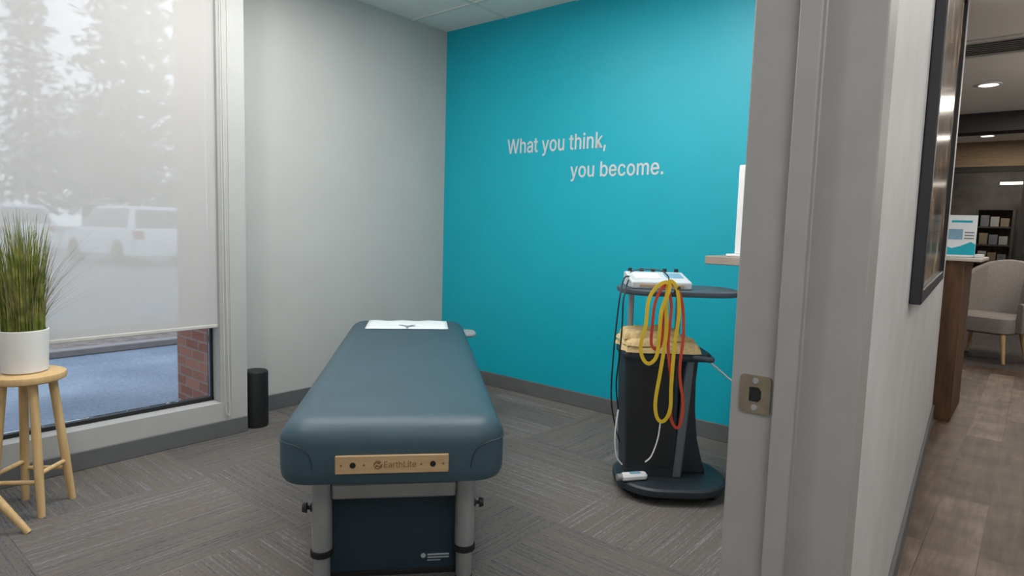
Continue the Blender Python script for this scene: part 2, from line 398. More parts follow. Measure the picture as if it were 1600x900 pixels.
# ------------------------------------------------------------------ door frame on the right
d = struct(thing('door_1', None, None, (3.37, -2.42, 0)))
MB().vprism([(3.267, -2.35), (3.267, -2.415), (3.347, -2.415), (3.347, -2.432), (3.384, -2.432), (3.384, -2.415), (3.476, -2.415), (3.476, -2.35)], 0, 2.15).build('door_frame', m_frame, d, world=True, bevel=.003, seg=3)
a = on(1158, 583, y=-2.417); b = on(1202, 650, y=-2.417)
px0, px1, pz0, pz1 = a.x, b.x, b.z, a.z
sp = MB(); sp.prism(rrect(px1 - px0, pz1 - pz0, 0.006, 4), lambda x, z: Vector((x + (px0 + px1) / 2, -2.4152, z + (pz0 + pz1) / 2)), lambda x, z: Vector((x + (px0 + px1) / 2, -2.4185, z + (pz0 + pz1) / 2)))
spo = sp.build('strike_plate', m_steel, d, world=True); spo['label'] = 'satin metal strike plate'
cx, cz = (px0 + px1) / 2, (pz0 + pz1) / 2
hx = cx - .001; g = MB()
g.prism([(hx - .009, cz - .013), (hx + .007, cz - .013), (hx + .012, cz - .007), (hx + .012, cz + .007), (hx + .007, cz + .013), (hx - .009, cz + .013)], lambda x, z: Vector((x, -2.4186, z)), lambda x, z: Vector((x, -2.4192, z)))
g.build('latch_hole', m_blackm, spo, world=True)
for s in (-1, 1):
    g = MB(); zc = cz + s * (pz1 - pz0) * .36
    g.cyl((cx, -2.4185, zc), (cx, -2.4198, zc), .0058, .005, 16)
    sw = g.build('screw', m_alu, spo, world=True)

# ------------------------------------------------------------------ hallway wall picture
nrm = math.atan2(0.0659, 1)
pc = Vector((HX(-0.585), -0.585, 1.01))
pf = thing('framed_picture', 'large dark framed picture hung on the hallway wall', 'picture', pc, nrm)
W2 = .80; HT = 1.35; fb = .042
g = MB()
g.bb(0.001, .032, -W2, -W2 + fb, 0, HT).bb(0.001, .032, W2 - fb, W2, 0, HT).bb(0.001, .032, -W2 + fb, W2 - fb, 0, fb).bb(0.001, .032, -W2 + fb, W2 - fb, HT - fb, HT)
g.build('picture_frame', m_framed, pf, bevel=.004)
def print_mat():
    t = NT('brown print under glass'); tc = t.n('ShaderNodeTexCoord').outputs['Object']
    t.bsdf(t.ramp(t.noise(tc, 5, 5, 0.6), [(0.38, S(34, 30, 30)), (0.52, S(100, 78, 58)), (0.66, S(190, 164, 122))]), 0.2, 0, 0.4); return t.m
MB().bb(0.002, .016, -W2 + fb, W2 - fb, fb, HT - fb).build('print', print_mat(), pf, smooth=False)

# ------------------------------------------------------------------ teal wall lettering
RX = Matrix.Rotation(R(90), 4, 'X')
def wall_line(s, xa, xb, by, ty, label):
    p = on(xa, by, y=0); q = on(xb, by - (xb - xa) * .05, y=0); t = on(xa, ty, y=0)
    o = text_obj('wall_lettering', s, m_vinylwhite, Matrix.Translation((p.x, -0.0025, p.z)) @ RX, q.x - p.x, t.z - p.z, None, 0.014)
    tag(o, label, 'lettering', 'lettering on the teal wall')
wall_line('What you think,', 793, 947, 240.5, 217.5, 'white lettering reading What you think on the teal wall')
wall_line('you become.', 891, 1037, 277, 254.5, 'white lettering reading you become lower on the teal wall')

# ------------------------------------------------------------------ massage table
TR = R(47.9)
tp0 = fr(1.86, -0.345)
tb = thing('massage_table', 'slate teal padded massage table on silver legs', 'massage table', tp0, TR)
L = 2.14
MB().rslab(.695, L, .1, [(.035, .410), (.01, .414), (.002, .43), (0, .455), (0, .53), (.004, .553), (.014, .573), (.03, .589), (.052, .6), (.075, .6045), (.095, .606)], (0, L / 2, 0)).build('padded_top', m_vinyl, tb)
for s in (-1, 1):
    g = MB(); g.tube(spline([(s * .348, .14, .545), (s * .343, .055, .545), (s * .322, .015, .545), (s * .285, .001, .538), (s * .255, -.0005, .52), (s * .242, -.0005, .495), (s * .237, -.0005, .46)], 6), .0018, 6)
    g.build('seam', m_seam, tb)
pl = MB().bb(-.17, .168, -.009, 0.002, .451, .508).build('wood_plate', m_plate, tb, bevel=.003); pl['label'] = 'pale wooden name plate with screw holes'
for x, r in ((-.118, .009), (.12, .009), (-.152, .0035), (-.085, .0035), (.085, .0035), (.152, .0035)):
    MB().cyl((x, -.0092, .479), (x, -.0102, .479), r, r, 16).build('hole', m_gasket if r > .005 else m_plateink, pl)
text_obj('lettering', 'EarthLite', m_plateink, Matrix.Translation((-.026, -.0096, .4705)) @ RX, .096, .0195, pl, 0.008)
g = MB(); g.cyl((-.044, -.0092, .479), (-.044, -.0099, .479), .0135, .0135, 24); g.build('globe_mark', m_plateink, pl)
g = MB(); g.tube([(-.055, -.0101, .474), (-.049, -.0102, .482), (-.039, -.0102, .478), (-.033, -.0101, .485)], .0016, 6); g.tube([(-.049, -.0102, .47), (-.041, -.0102, .472)], .0014, 6)
g.build('globe_land', m_plate, pl)
LY = .18
for y in (LY, 1.9):
    for s in (-1, 1):
        x = s * .235
        lg = MB().cyl((x, y, .115), (x, y, .413), .033, .033, 28).build('leg', m_alu, tb)
        MB().cyl((x, y, 0.015), (x, y, .115), .0275, .0275, 24).build('leg_extension', m_alu, lg)
        MB().cyl((x, y, .105), (x, y, .127), .0375, .0375, 28).build('collar', m_blackm, lg, bevel=.003)
        MB().cyl((x, y, 0.0), (x, y, .015), .030, .029, 24).build('foot', m_blackm, lg)
        MB().cyl((x + s * .032, y, .268), (x + s * .05, y, .268), .006, .006, 10).cyl((x + s * .048, y, .268), (x + s * .062, y, .268), .017, .014, 16).cyl((x + s * .03, y, .268), (x + s * .036, y, .268), .014, .014, 14).build('knob', m_black, lg)
    MB().bb(-.203, .203, y - .02, y + .02, .298, .352).build('cross_bar', m_alu, tb, bevel=.008)
for x in (-.205, .205):
    MB().bb(x - .015, x + .015, LY + .04, 1.86, .36, .4).build('side_rail', m_alu, tb, bevel=.004)
MB().rslab(.10, .18, .045, [(.004, .53), (0, .535), (0, .545), (.004, .55)], (.365, 2.0, 0)).build('arm_shelf', m_armsh, tb)

# face sheet with slit at the head end
ts = thing('face_sheet', 'white face cover sheet with a slit at the far end of the table', 'sheet', tp0 + Matrix.Rotation(TR, 3, 'Z') @ Vector((0, 1.9, .607)), TR)
g = MB(); n = 14; vs = []
for i in range(n + 1):
    row = []
    for j in range(9):
        x = -.235 + .47 * i / n; y = -.17 + .32 * j / 8
        row.append(g.bm.verts.new((x, y, .0035 + .003 * math.sin(i * 1.3) * math.sin(j * .9))))
    vs.append(row)
for i in range(n):
    for j in range(8): g.bm.faces.new((vs[i][j], vs[i + 1][j], vs[i + 1][j + 1], vs[i][j + 1]))
so = g.build('sheet', m_paper, ts, fixn=False); sm = so.modifiers.new('sol', 'SOLIDIFY'); sm.thickness = .002
g = MB(); g.vprism([(-.005, -.168), (.005, -.168), (.008, -.115), (.02, -.09), (.045, -.07), (.05, -.055), (.028, -.062), (0, -.088), (-.028, -.062), (-.05, -.055), (-.045, -.07), (-.02, -.09), (-.008, -.115)], .0075, .0085)
g.build('slit', m_slit, ts)

# foam mat stood on edge under the table
mt = thing('foam_mat', 'dark navy honeycomb foam mat stood on edge between the near table legs', 'mat', tp0 + Matrix.Rotation(TR, 3, 'Z') @ Vector((0, LY + .075, 0)), TR)
MB().prism(rrect(.47, .345, .012), lambda x, z: Vector((x, -.03, z + .173)), lambda x, z: Vector((x, .03, z + .173))).build('mat_body', m_mat, mt, bevel=.006)
MB().bb(-.232, .232, -.038, -.028, .001, .018).build('edge_strip', m_blackm, mt, bevel=.003)
g = MB(); g.cyl((.098, -.0302, .062), (.098, -.0312, .062), .0085, .0085, 18); g.build('printed_mark', m_print, mt)
for k, (x0, wd, hh) in enumerate(((.112, .075, .006), (.112, .075, .0045), (.112, .045, .003))):
    MB().bb(x0, x0 + wd, -.0312, -.0302, .062 - k * .0095, .062 - k * .0095 + hh).build('printed_line', m_print, mt, smooth=False)

# ------------------------------------------------------------------ speaker cylinder
s = thing('speaker', 'slim black cylinder speaker standing on the carpet beside the window post', 'speaker', (.225, -1.71, 0))
MB().lathe([(.05, 0), (.066, .002), (.068, .02), (.068, .315), (.066, .325), (.058, .33), (.05, .326), (.0, .324)]).build('speaker_body', m_black, s)
MB().lathe([(.048, .3265), (.048, .3285), (.0, .3295)]).build('speaker_top', m_gasket, s)

# ------------------------------------------------------------------ stools and plant
sc = (2.495, -1.935)
st = thing('wooden_stool', 'round pale wooden stool carrying the potted grass', 'stool', fr(*sc), A, 'wooden stools by the window')
MB().lathe([(0, .535), (.118, .535), (.129, .541), (.132, .553), (.129, .565), (.12, .57), (0, .571)], seg=48).build('seat', m_stool, st)
feet = [(2.598 - sc[0], -1.846 - sc[1]), (2.418 - sc[0], -1.843 - sc[1]), (2.573 - sc[0], -2.026 - sc[1]), (2.393 - sc[0], -2.023 - sc[1])]
lp_ = []
for f, r in feet:
    b = Vector((r, f, 0)); t = Vector((r * .6, f * .6, .538)); lp_.append((b, t))
    MB().tube([b, b.lerp(t, .35), t], [.0135, .0165, .0165], 14).build('leg', m_stool, st)
for i, j, k in ((0, 1, .32), (2, 3, .32), (0, 2, .26), (1, 3, .26)):
    MB().tube([lp_[i][0].lerp(lp_[i][1], k), lp_[j][0].lerp(lp_[j][1], k)], .009, 10).build('rung', m_stool, st)
sc2 = (2.22, -2.2)
s2 = thing('wooden_stool', 'lower splayed pale wooden stool cut off by the left edge of the photo', 'stool', fr(*sc2), A, 'wooden stools by the window')
MB().lathe([(0, .35), (.145, .35), (.157, .356), (.16, .367), (.156, .377), (.147, .381), (0, .382)], seg=40).build('seat', m_stool, s2)
fts = [(2.293 - sc2[0], -1.80 - sc2[1]), (-.4, .08), (-.08, -.4), (.4, -.08)]
for f, r in fts:
    b = Vector((r, f, 0)); t = Vector((r * .3, f * .6, .352))
    MB().tube([b, b.lerp(t, .4), t], [.012, .016, .016], 14).build('leg', m_stool, s2)

pb = fr(sc[0], sc[1] - .008, .5725)
pp = thing('potted_grass', 'tall green ornamental grass in a white pot on the stool', 'plant', pb, A)
MB().lathe([(.0, 0), (.072, 0), (.077, .004), (.084, .16), (.084, .167), (.08, .169), (.077, .165), (.074, .14), (.0, .14)], seg=48).build('pot', m_pot, pp)
MB().lathe([(.0, .1405), (.073, .1405), (.073, .146), (.0, .152)], seg=30).build('soil', m_soil, pp)
def blade(g, b, dirv, h, w, bend):
    ang = rnd.uniform(0, 3.14); side = Vector((math.cos(ang), math.sin(ang), 0)); prev = None
    for k in range(6):
        t = k / 5; c = b + Vector((0, 0, h * t)) + dirv * (bend * t * t); ww = w * (1 - t * .9)
        v = (g.bm.verts.new(c - side * ww), g.bm.verts.new(c + side * ww))
        if prev: g.bm.faces.new((prev[0], prev[1], v[1], v[0]))
        prev = v
g = MB()
for i in range(560):
    a = rnd.uniform(0, 2 * math.pi); r = .068 * math.sqrt(rnd.random())
    b = Vector((r * math.cos(a), r * math.sin(a), .145))
    dv = Vector((math.cos(a), math.sin(a), 0))
    blade(g, b, dv, rnd.uniform(.18, .53) * (1 - r * 2), rnd.uniform(.0024, .0050), rnd.uniform(-.02, .07))
g.build('foliage', m_grass, pp, smooth=False, fixn=False)
g = MB()
for i in range(90):
    a = rnd.uniform(-1.6, 1.6); h = rnd.uniform(.15, .46); bd = rnd.uniform(.05, .26)
    blade(g, Vector((.05 * math.cos(a), .05 * math.sin(a), .145)), Vector((math.cos(a), math.sin(a), 0)), h, .0012, bd)
g.build('dry_stems', m_twig, pp, smooth=False, fixn=False)

# ------------------------------------------------------------------ therapy trolley
CF = 2.94; co = fr(CF, .76)
def lp(px, py, yl):
    P = on(px, py, f=CF + yl) - co
    return Vector((P.dot(r0), P.dot(f0), P.z))
ct = thing('trolley', 'charcoal therapy trolley with top shelf and cabinet by the teal wall', 'trolley', co, A)
MB().rslab(.51, .44, .19, [(.012, .036), (.002, .041), (0, .051), (.002, .068), (.012, .076)], (0, -.045, 0)).build('base', m_cart, ct)
for x, y in ((-.17, -.17), (.17, -.17), (-.17, .1), (.17, .1)):
    MB().cyl((x - .011, y, .021), (x + .011, y, .021), .0205, .0205, 18).bb(x - .016, x + .016, y - .006, y + .006, .028, .042).build('caster', m_blackm, ct)
g = MB(); g.loops([[Vector((x * k + ox, y, z)) for x, y in rrect(.25, .22, .02)] for z, k, ox in ((.075, .92, -.095), (.3, .97, -.102), (.62, 1.0, -.11))])
g.build('cabinet', m_cart, ct)
MB().bb(-.215, -.005, -.116, -.1095, .12, .59).build('cabinet_door', m_black, ct, bevel=.006)
MB().prism([(.004, .075), (.044, .075), (.078, .64), (.042, .64)], lambda x, z: Vector((x, -.118, z)), lambda x, z: Vector((x, -.052, z))).build('side_column', m_post, ct, bevel=.008)
prof = [(.02, .075), (.175, .075), (.155, .14), (.128, .24), (.112, .38), (.108, .52), (.115, .62), (.052, .62)]
MB().prism(prof, lambda x, z: Vector((x, -.05, z)), lambda x, z: Vector((x, .06, z))).build('side_fin', m_cart, ct, bevel=.008)
MB().rslab(.40, .27, .05, [(.006, .622), (0, .63), (0, .65), (.006, .658)], (-.045, 0, 0)).build('middle_deck', m_cart, ct)
MB().tube(spline([(.06, -.13, .645), (.1, -.15, .642), (.145, -.14, .636), (.15, -.06, .636), (.12, 0, .64)], 6), .013, 10).build('handle', m_cart2, ct)
for x, y in ((-.19, .06), (.035, .06)):
    MB().cyl((x, y, .655), (x, y, .922), .0135, .0135, 20).build('pole', m_alu, ct)
MB().rslab(.55, .36, .14, [(.012, .918), (.002, .922), (0, .93), (.002, .94), (.01, .944)], (.01, 0, 0)).build('top_shelf', m_cart2, ct)
MB().tube([(-.045, -.16, .935), (-.045, -.2, .955), (-.045, -.245, .965)], .006, 10).build('hook', m_black, ct)

# device on top
dv = thing('therapy_unit', 'low pale grey electrotherapy unit with black knobs on the trolley top', 'medical device', co + r0 * (-.088) + Zv * .9445, A)
MB().prism([(-.11, 0), (.11, 0), (.11, .064), (.07, .067), (-.11, .034)], lambda y, z: Vector((-.136, y, z)), lambda y, z: Vector((.136, y, z))).build('casing', m_device, dv, bevel=.007, seg=3)
sl = math.atan2(.033, .18); rr = Matrix.Rotation(sl, 3, 'X')
MB().box((0.075, .0, .0552), (.08, .08, .004), rr).build('control_panel', m_screen, dv, bevel=.002)
MB().box((-.05, -.01, .0535), (.12, .09, .004), rr).build('keypad', m_white, dv, bevel=.002)
MB().box((0.0, -.1115, .016), (.2, .004, .010)).build('front_label', m_plate, dv)
for k in range(5):
    x = -.11 + k * .055
    MB().cyl((x, .088, .063), (x, .088, .082), .011, .009, 14).build('knob', m_black, dv)

# towel on the middle deck: folded cloth with creases
tw = thing('towel', 'pale mustard folded towel on the trolley middle deck', 'towel', co + r0 * (-.075) + Zv * .6585 + f0 * (-.005), A)
def cloth(w_, l_, h, z0, rz, seed, dx):
    g = MB(); nx, ny = 60, 40; vs = []
    for i in range(nx + 1):
        row = []
        for j in range(ny + 1):
            u = -1 + 2 * i / nx; v = -1 + 2 * j / ny
            e = (1 - abs(u) ** 14) ** .5 * (1 - abs(v) ** 10) ** .5
            p = Vector((u * w_ / 2, v * l_ / 2, 0))
            nz = noise.noise(Vector((p.x * 9 + seed, p.y * 16, seed))) * .016 + noise.noise(Vector((p.x * 14, p.y * 40 + seed, 3))) * .010
            z = z0 + (h + nz) * e
            p.x += .018 * noise.noise(Vector((v * 2, seed, u * 3))); p.y += .018 * noise.noise(Vector((u * 3, seed + 4, v)))
            row.append(g.bm.verts.new((p.x, p.y, max(z0, z))))
        vs.append(row)
    for i in range(nx):
        for j in range(ny): g.bm.faces.new((vs[i][j], vs[i + 1][j], vs[i + 1][j + 1], vs[i][j + 1]))
    bd = [vs[i][0] for i in range(nx + 1)] + [vs[nx][j] for j in range(1, ny + 1)] + [vs[i][ny] for i in range(nx - 1, -1, -1)] + [vs[0][j] for j in range(ny - 1, 0, -1)]
    g.bm.faces.new(bd[::-1])
    g.bm.transform(Matrix.Rotation(rz, 4, 'Z') @ Matrix.Translation((dx, 0, 0)))
    return g
cloth(.345, .27, .034, .001, 0, 1.3, 0).build('lower_fold', m_towel, tw)
cloth(.335, .25, .030, .030, .03, 8.7, -.006).build('middle_fold', m_towel, tw)
cloth(.26, .21, .034, .054, -.12, 5.1, -.03).build('upper_fold', m_towel, tw)

def rband(pxs, yl, m, label, w_=.0155):
    g = MB(); pts = spline([lp(x, y, yl) for x, y in pxs], 6, True)
    g.band(pts, w_, .003, (0, 1, 0))
    g.bm.transform(ct.matrix_basis)
    return tag(g.build('resistance_band', m, bevel=0), label, 'exercise band', 'latex bands hung on the trolley')
rband([(1043, 441), (1028, 447), (1014, 468), (1009, 508), (1001, 540), (1005, 561), (1015, 568), (1026, 556), (1030, 525), (1034, 485), (1046, 452)], -.237, m_yellow, 'shorter yellow latex loop band hanging from the trolley shelf')
rband([(1046, 440), (1041, 475), (1041, 520), (1032, 580), (1024, 628), (1027, 653), (1037, 658), (1047, 640), (1049, 600), (1054, 540), (1061, 490), (1058, 452)], -.228, m_yellow, 'long yellow latex loop band reaching near the trolley base')
rband([(1052, 444), (1065, 468), (1068, 520), (1062, 580), (1067, 630), (1063, 662), (1056, 668), (1048, 650), (1049, 600), (1044, 540), (1049, 480), (1045, 452)], -.219, m_red, 'long orange red latex loop band hanging behind the yellow bands', .0125)
rband([(1038, 446), (1024, 472), (1019, 512), (1018, 538), (1027, 546), (1034, 530), (1037, 480), (1042, 456)], -.212, m_red, 'short orange red latex loop band behind the shorter yellow band', .0125)

def cable(pxs, m, label, r=.0035, name='cable', cat='cable', group='leads on the trolley'):
    g = MB(); g.tube(spline([lp(*p) for p in pxs], 8), r, 8); g.bm.transform(ct.matrix_basis)
    return tag(g.build(name, m), label, cat, group)
cable([(984, 432, -.02), (976, 434, -.06), (970, 455, -.17), (964, 500, -.18), (958, 560, -.17), (955, 620, -.16), (960, 660, -.15), (968, 690, -.13)], m_black, 'outer black lead looping down the left side of the trolley')
cable([(982, 438, -.08), (979, 447, -.14), (974, 470, -.185), (972, 510, -.185), (968, 555, -.17), (963, 600, -.15), (966, 640, -.14)], m_black, 'inner black lead hanging close beside the trolley pole')
cable([(985, 425, -.02), (1000, 421, -.14), (1030, 422, -.2), (1044, 432, -.215), (1044, 445, -.21)], m_cart2, 'grey lead curving over the front of the device', .003)
cable([(1098, 556, -.06), (1112, 568, -.08), (1128, 582, -.08), (1142, 594, -.08), (1160, 603, -.07)], m_white, 'pale coiled lead running right toward the door frame', .0045)
cable([(966, 640, -.16), (961, 680, -.17), (963, 712, -.165), (972, 726, -.16)], m_white, 'white probe lead down the left side of the cabinet', .0035)
cable([(1032, 658, -.15), (1028, 685, -.15), (1018, 712, -.155), (1008, 722, -.16)], m_white, 'white probe lead hanging in front of the cabinet', .0035)
pz = lp(990, 728, -.14); pr = thing('ultrasound_probe', 'white hand probe resting on the trolley base', 'probe', co + r0 * pz.x + f0 * (-.15) + Zv * .0775, A + R(14))
MB().rslab(.13, .045, .02, [(.006, .001), (0, .008), (0, .02), (.008, .03)]).build('probe_body', m_white, pr)
MB().cyl((-.058, -.002, .016), (-.082, -.002, .016), .0155, .015, 20).build('probe_head', m_alu, pr)
MB().bb(-.02, .03, -.012, .012, .0295, .032).build('probe_button', m_screen, pr)

# wall desk and white panel mostly hidden by the frame
dk = thing('wall_desk', 'taupe wall mounted standing desk behind the trolley', 'desk', (2.75, -.25, 1.045))
MB().bb(2.395, 3.09, -.5, -.001, 1.048, 1.09).build('desk_top', m_deskt, dk, world=True, bevel=.004)
for x in (2.6, 2.95):
    MB().bb(x, x + .03, -.4, -.001, 1.02, 1.0475).bb(x, x + .03, -.03, -.001, .8, 1.03).build('bracket', m_alu, dk, world=True)
mx = on(1151, 330, y=-.44).x; mz1 = on(1151, 258, y=-.44).z
mn = thing('monitor', 'white upright flat panel on the wall desk, mostly hidden by the door frame', 'monitor', (2.75, -.4, 1.0905))
MB().bb(mx, 3.05, -.44, -.41, 1.104, mz1).build('panel', m_white, mn, world=True, bevel=.005)
MB().bb(mx + .05, 3.02, -.4425, -.4405, 1.15, mz1 - .05).build('screen', m_device, mn, world=True)
MB().bb(mx - .03, 2.9, -.47, -.30, 1.091, 1.1035).build('stand', m_white, mn, world=True, bevel=.003)

# ------------------------------------------------------------------ lobby
rc = thing('reception_counter', 'dark rustic wood reception counter with pale top at the hallway end', 'counter', (3.06, 1.8, 0))
MB().bb(2.785, 3.31, 1.50, 2.14, 0, 1.068).build('counter_body', m_rustic, rc, world=True, bevel=.004)
MB().bb(2.76, 3.40, 1.485, 2.2, 1.0685, 1.09).build('counter_top', m_counter, rc, world=True, bevel=.004)
fl = thing('flyer_stand', 'white and teal flyer in an upright stand on the reception counter', 'sign', (3.255, 1.74, 1.0905), R(20))
MB().bb(-.09, .09, -.003, .003, .012, .285).build('flyer', m_paper, fl)
MB().prism([(-.088, .016), (.088, .016), (.088, .09), (.06, .105), (.0, .075), (-.05, .06), (-.088, .075)], lambda x, z: Vector((x, -.0033, z)), lambda x, z: Vector((x, -.004, z))).build('teal_wave', m_teal, fl)
MB().bb(-.06, .06, -.004, -.0032, .235, .25).build('flyer_heading', m_teal, fl)
MB().bb(-.075, .01, -.004, -.0032, .12, .19).build('flyer_photo', m_screen, fl)
for zz in (.165, .145, .125): MB().bb(.02, .075, -.004, -.0032, zz, zz + .007).build('flyer_line', m_base, fl)
MB().bb(-.095, .095, -.05, .05, 0.0005, .012).build('stand_base', m_white, fl, bevel=.003)
tag(MB().bb(3.345, 3.395, 1.66, 1.75, 1.0905, 1.115).build('card_box', m_white, bevel=.004), 'small white card box near the end of the counter top', 'box')

ac = thing('armchair', 'taupe upholstered lobby armchair with wooden legs', 'armchair', (3.32, 4.62, 0), R(-18))
MB().rslab(.56, .56, .1, [(.03, .28), (.0, .3), (0, .4), (.01, .44), (.04, .46)], (0, 0, 0)).build('seat', m_taupe, ac)
g = MB(); lo = []
for k in range(17):
    t = k / 16; ang = R(-20 + 220 * t); e = math.sin(max(0, min(1, (t - .12) / .76)) * math.pi)
    top = .60 + .42 * (e ** .7 if e > 0 else 0); c, s_ = math.cos(ang), math.sin(ang)
    ri, ro = .29, .36; ln = .10 * e
    lo.append([Vector((ri * c, ri * s_, .3)), Vector((ro * c, ro * s_, .3)), Vector(((ro + ln) * c, (ro + ln) * s_, top - .02)), Vector(((ro - .02 + ln) * c, (ro - .02 + ln) * s_, top)), Vector(((ri + .02 + ln) * c, (ri + .02 + ln) * s_, top)), Vector(((ri + ln) * c, (ri + ln) * s_, top - .02))])
g.loops(lo); g.build('backrest', m_taupe, ac, bevel=.01)
for x, y in ((-.22, -.22), (.22, -.22), (-.22, .22), (.22, .22)):
    MB().tube([(x * 1.2, y * 1.2, 0), (x, y, .29)], [.014, .024], 12).build('leg', m_stool, ac)

def rlight(px, py, label):
    p = on(px, py, z=H)
    t = thing('recessed_light', label, 'ceiling light', (p.x, p.y, H - .012), 0, 'recessed lights in the lobby ceiling')
    MB().lathe([(.078, .0125), (.105, .0125), (.105, .004), (.095, 0), (.082, .002), (.078, .008)], seg=28, close=True).build('trim_ring', m_white, t)
    MB().lathe([(0, .006), (.077, .006), (.077, .0125), (0, .0125)], seg=28).build('lens', m_lamp, t)
rlight(1545, 132, 'nearer round recessed light in front of the black soffit')
rlight(1543, 212, 'farther round recessed light beyond the black soffit')
vp = on(1556, 72, z=H)
v = thing('ceiling_vent', 'square slotted air vent in the lobby ceiling', 'vent', (vp.x, vp.y, H - .016))
MB().bb(-.26, .26, -.26, -.22, 0, .0155).bb(-.26, .26, .22, .26, 0, .0155).bb(-.26, -.22, -.22, .22, 0, .0155).bb(.22, .26, -.22, .22, 0, .0155).build('vent_frame', m_grid, v)
g = MB()
for k in range(7): g.box((0, -.18 + .06 * k, .008), (.44, .03, .003), Matrix.Rotation(R(25), 3, 'X'))
g.build('slats', m_grid, v)
MB().bb(-.22, .22, -.22, .22, .0145, .0155).build('duct', m_soffit, v)
struct(MB().bb(0.5, 5.6, 5.75, 6.05, 2.48, H - .001).build('trim_2', m_soffit, smooth=False))
struct(MB().bb(0.5, 5.6, 8.45, 8.6, 2.33, H - .001).build('wall_far', m_tan, smooth=False))
struct(MB().bb(0.5, 5.6, 10.9, 11.0, 0, H).build('wall_lobby_end', m_dark, smooth=False))
w2 = struct(thing('window_2', None, None, (3, 8.5, 0)))
g = MB()
g.bb(.5, 5.6, 8.46, 8.54, 2.25, 2.329).bb(.5, 5.6, 8.46, 8.54, 0.001, .1)
for k in range(6): g.bb(.55 + k * .95, .61 + k * .95, 8.46, 8.54, .1, 2.25)
g.build('window_frame', m_soffit, w2, world=True)
MB().bb(.5, 5.6, 8.5, 8.506, .1, 2.25).build('window_pane', glass_mat('partition glass', (.84, .85, .86, 1)), w2, world=True, smooth=False)
# shelving behind the glass
s0 = on(1526, 345, y=10.3); s1 = on(1584, 345, y=10.3)
su = thing('shelving_unit', 'dark shelving with boxes behind the glass partition', 'shelves', ((s0.x + s1.x) / 2, 10.4, 0))
sw2 = (s1.x - s0.x) / 2
for x in (-sw2, sw2): MB().bb(x - .02, x + .02, -.15, .15, 0, 1.75).build('upright', m_shelf, su)
MB().bb(-sw2 + .02, sw2 - .02, .13, .15, .1, 1.75).build('back_board', m_rustic, su)
for k in range(6): MB().bb(-sw2 + .02, sw2 - .02, -.15, .129, .2 + k * .31, .225 + k * .31).build('shelf', m_shelf, su)
cols = [mat('storage box tan', (124, 108, 88), .8), mat('storage box grey', (100, 102, 106), .8), mat('storage box pale', (150, 148, 142), .8)]
kk = 0
for k in range(1, 5):
    for x in (-.14, 0.0, .14):
        o = MB().bb(su.location.x + x - .06, su.location.x + x + .06, 10.28, 10.5, .2255 + k * .31, .42 + k * .31 - .025 * (kk % 3)).build('storage_box', cols[(kk + k) % 3], bevel=.004)
        tag(o, '%s storage box on the %s shelf at the %s' % (('tan', 'grey', 'pale')[(kk + k) % 3], ('', 'lowest filled', 'second', 'third', 'top')[k], 'left' if x < 0 else ('middle' if x == 0 else 'right')), 'box', 'boxes on the shelving behind the glass'); kk += 1
def lin_light(px0, px1, py, yy, label):
    p = on(px0, py, y=yy); q = on(px1, py, y=yy)
    t = thing('linear_light', label, 'ceiling light', ((p.x + q.x) / 2, yy, p.z), 0, 'linear lights behind the lobby glass')
    hw = (q.x - p.x) / 2 + .2
    MB().bb(-hw, hw + .6, -.03, .03, 0, .04).build('diffuser', m_lamp, t)
    for x in (-hw + .1, hw): MB().cyl((x, 0, .04), (x, 0, H - p.z), .006).build('hanger', m_soffit, t)
lin_light(1588, 1610, 264, 9.2, 'upper linear light hanging behind the glass partition')
lin_light(1586, 1610, 288, 10.2, 'lower linear light hanging farther behind the glass partition')

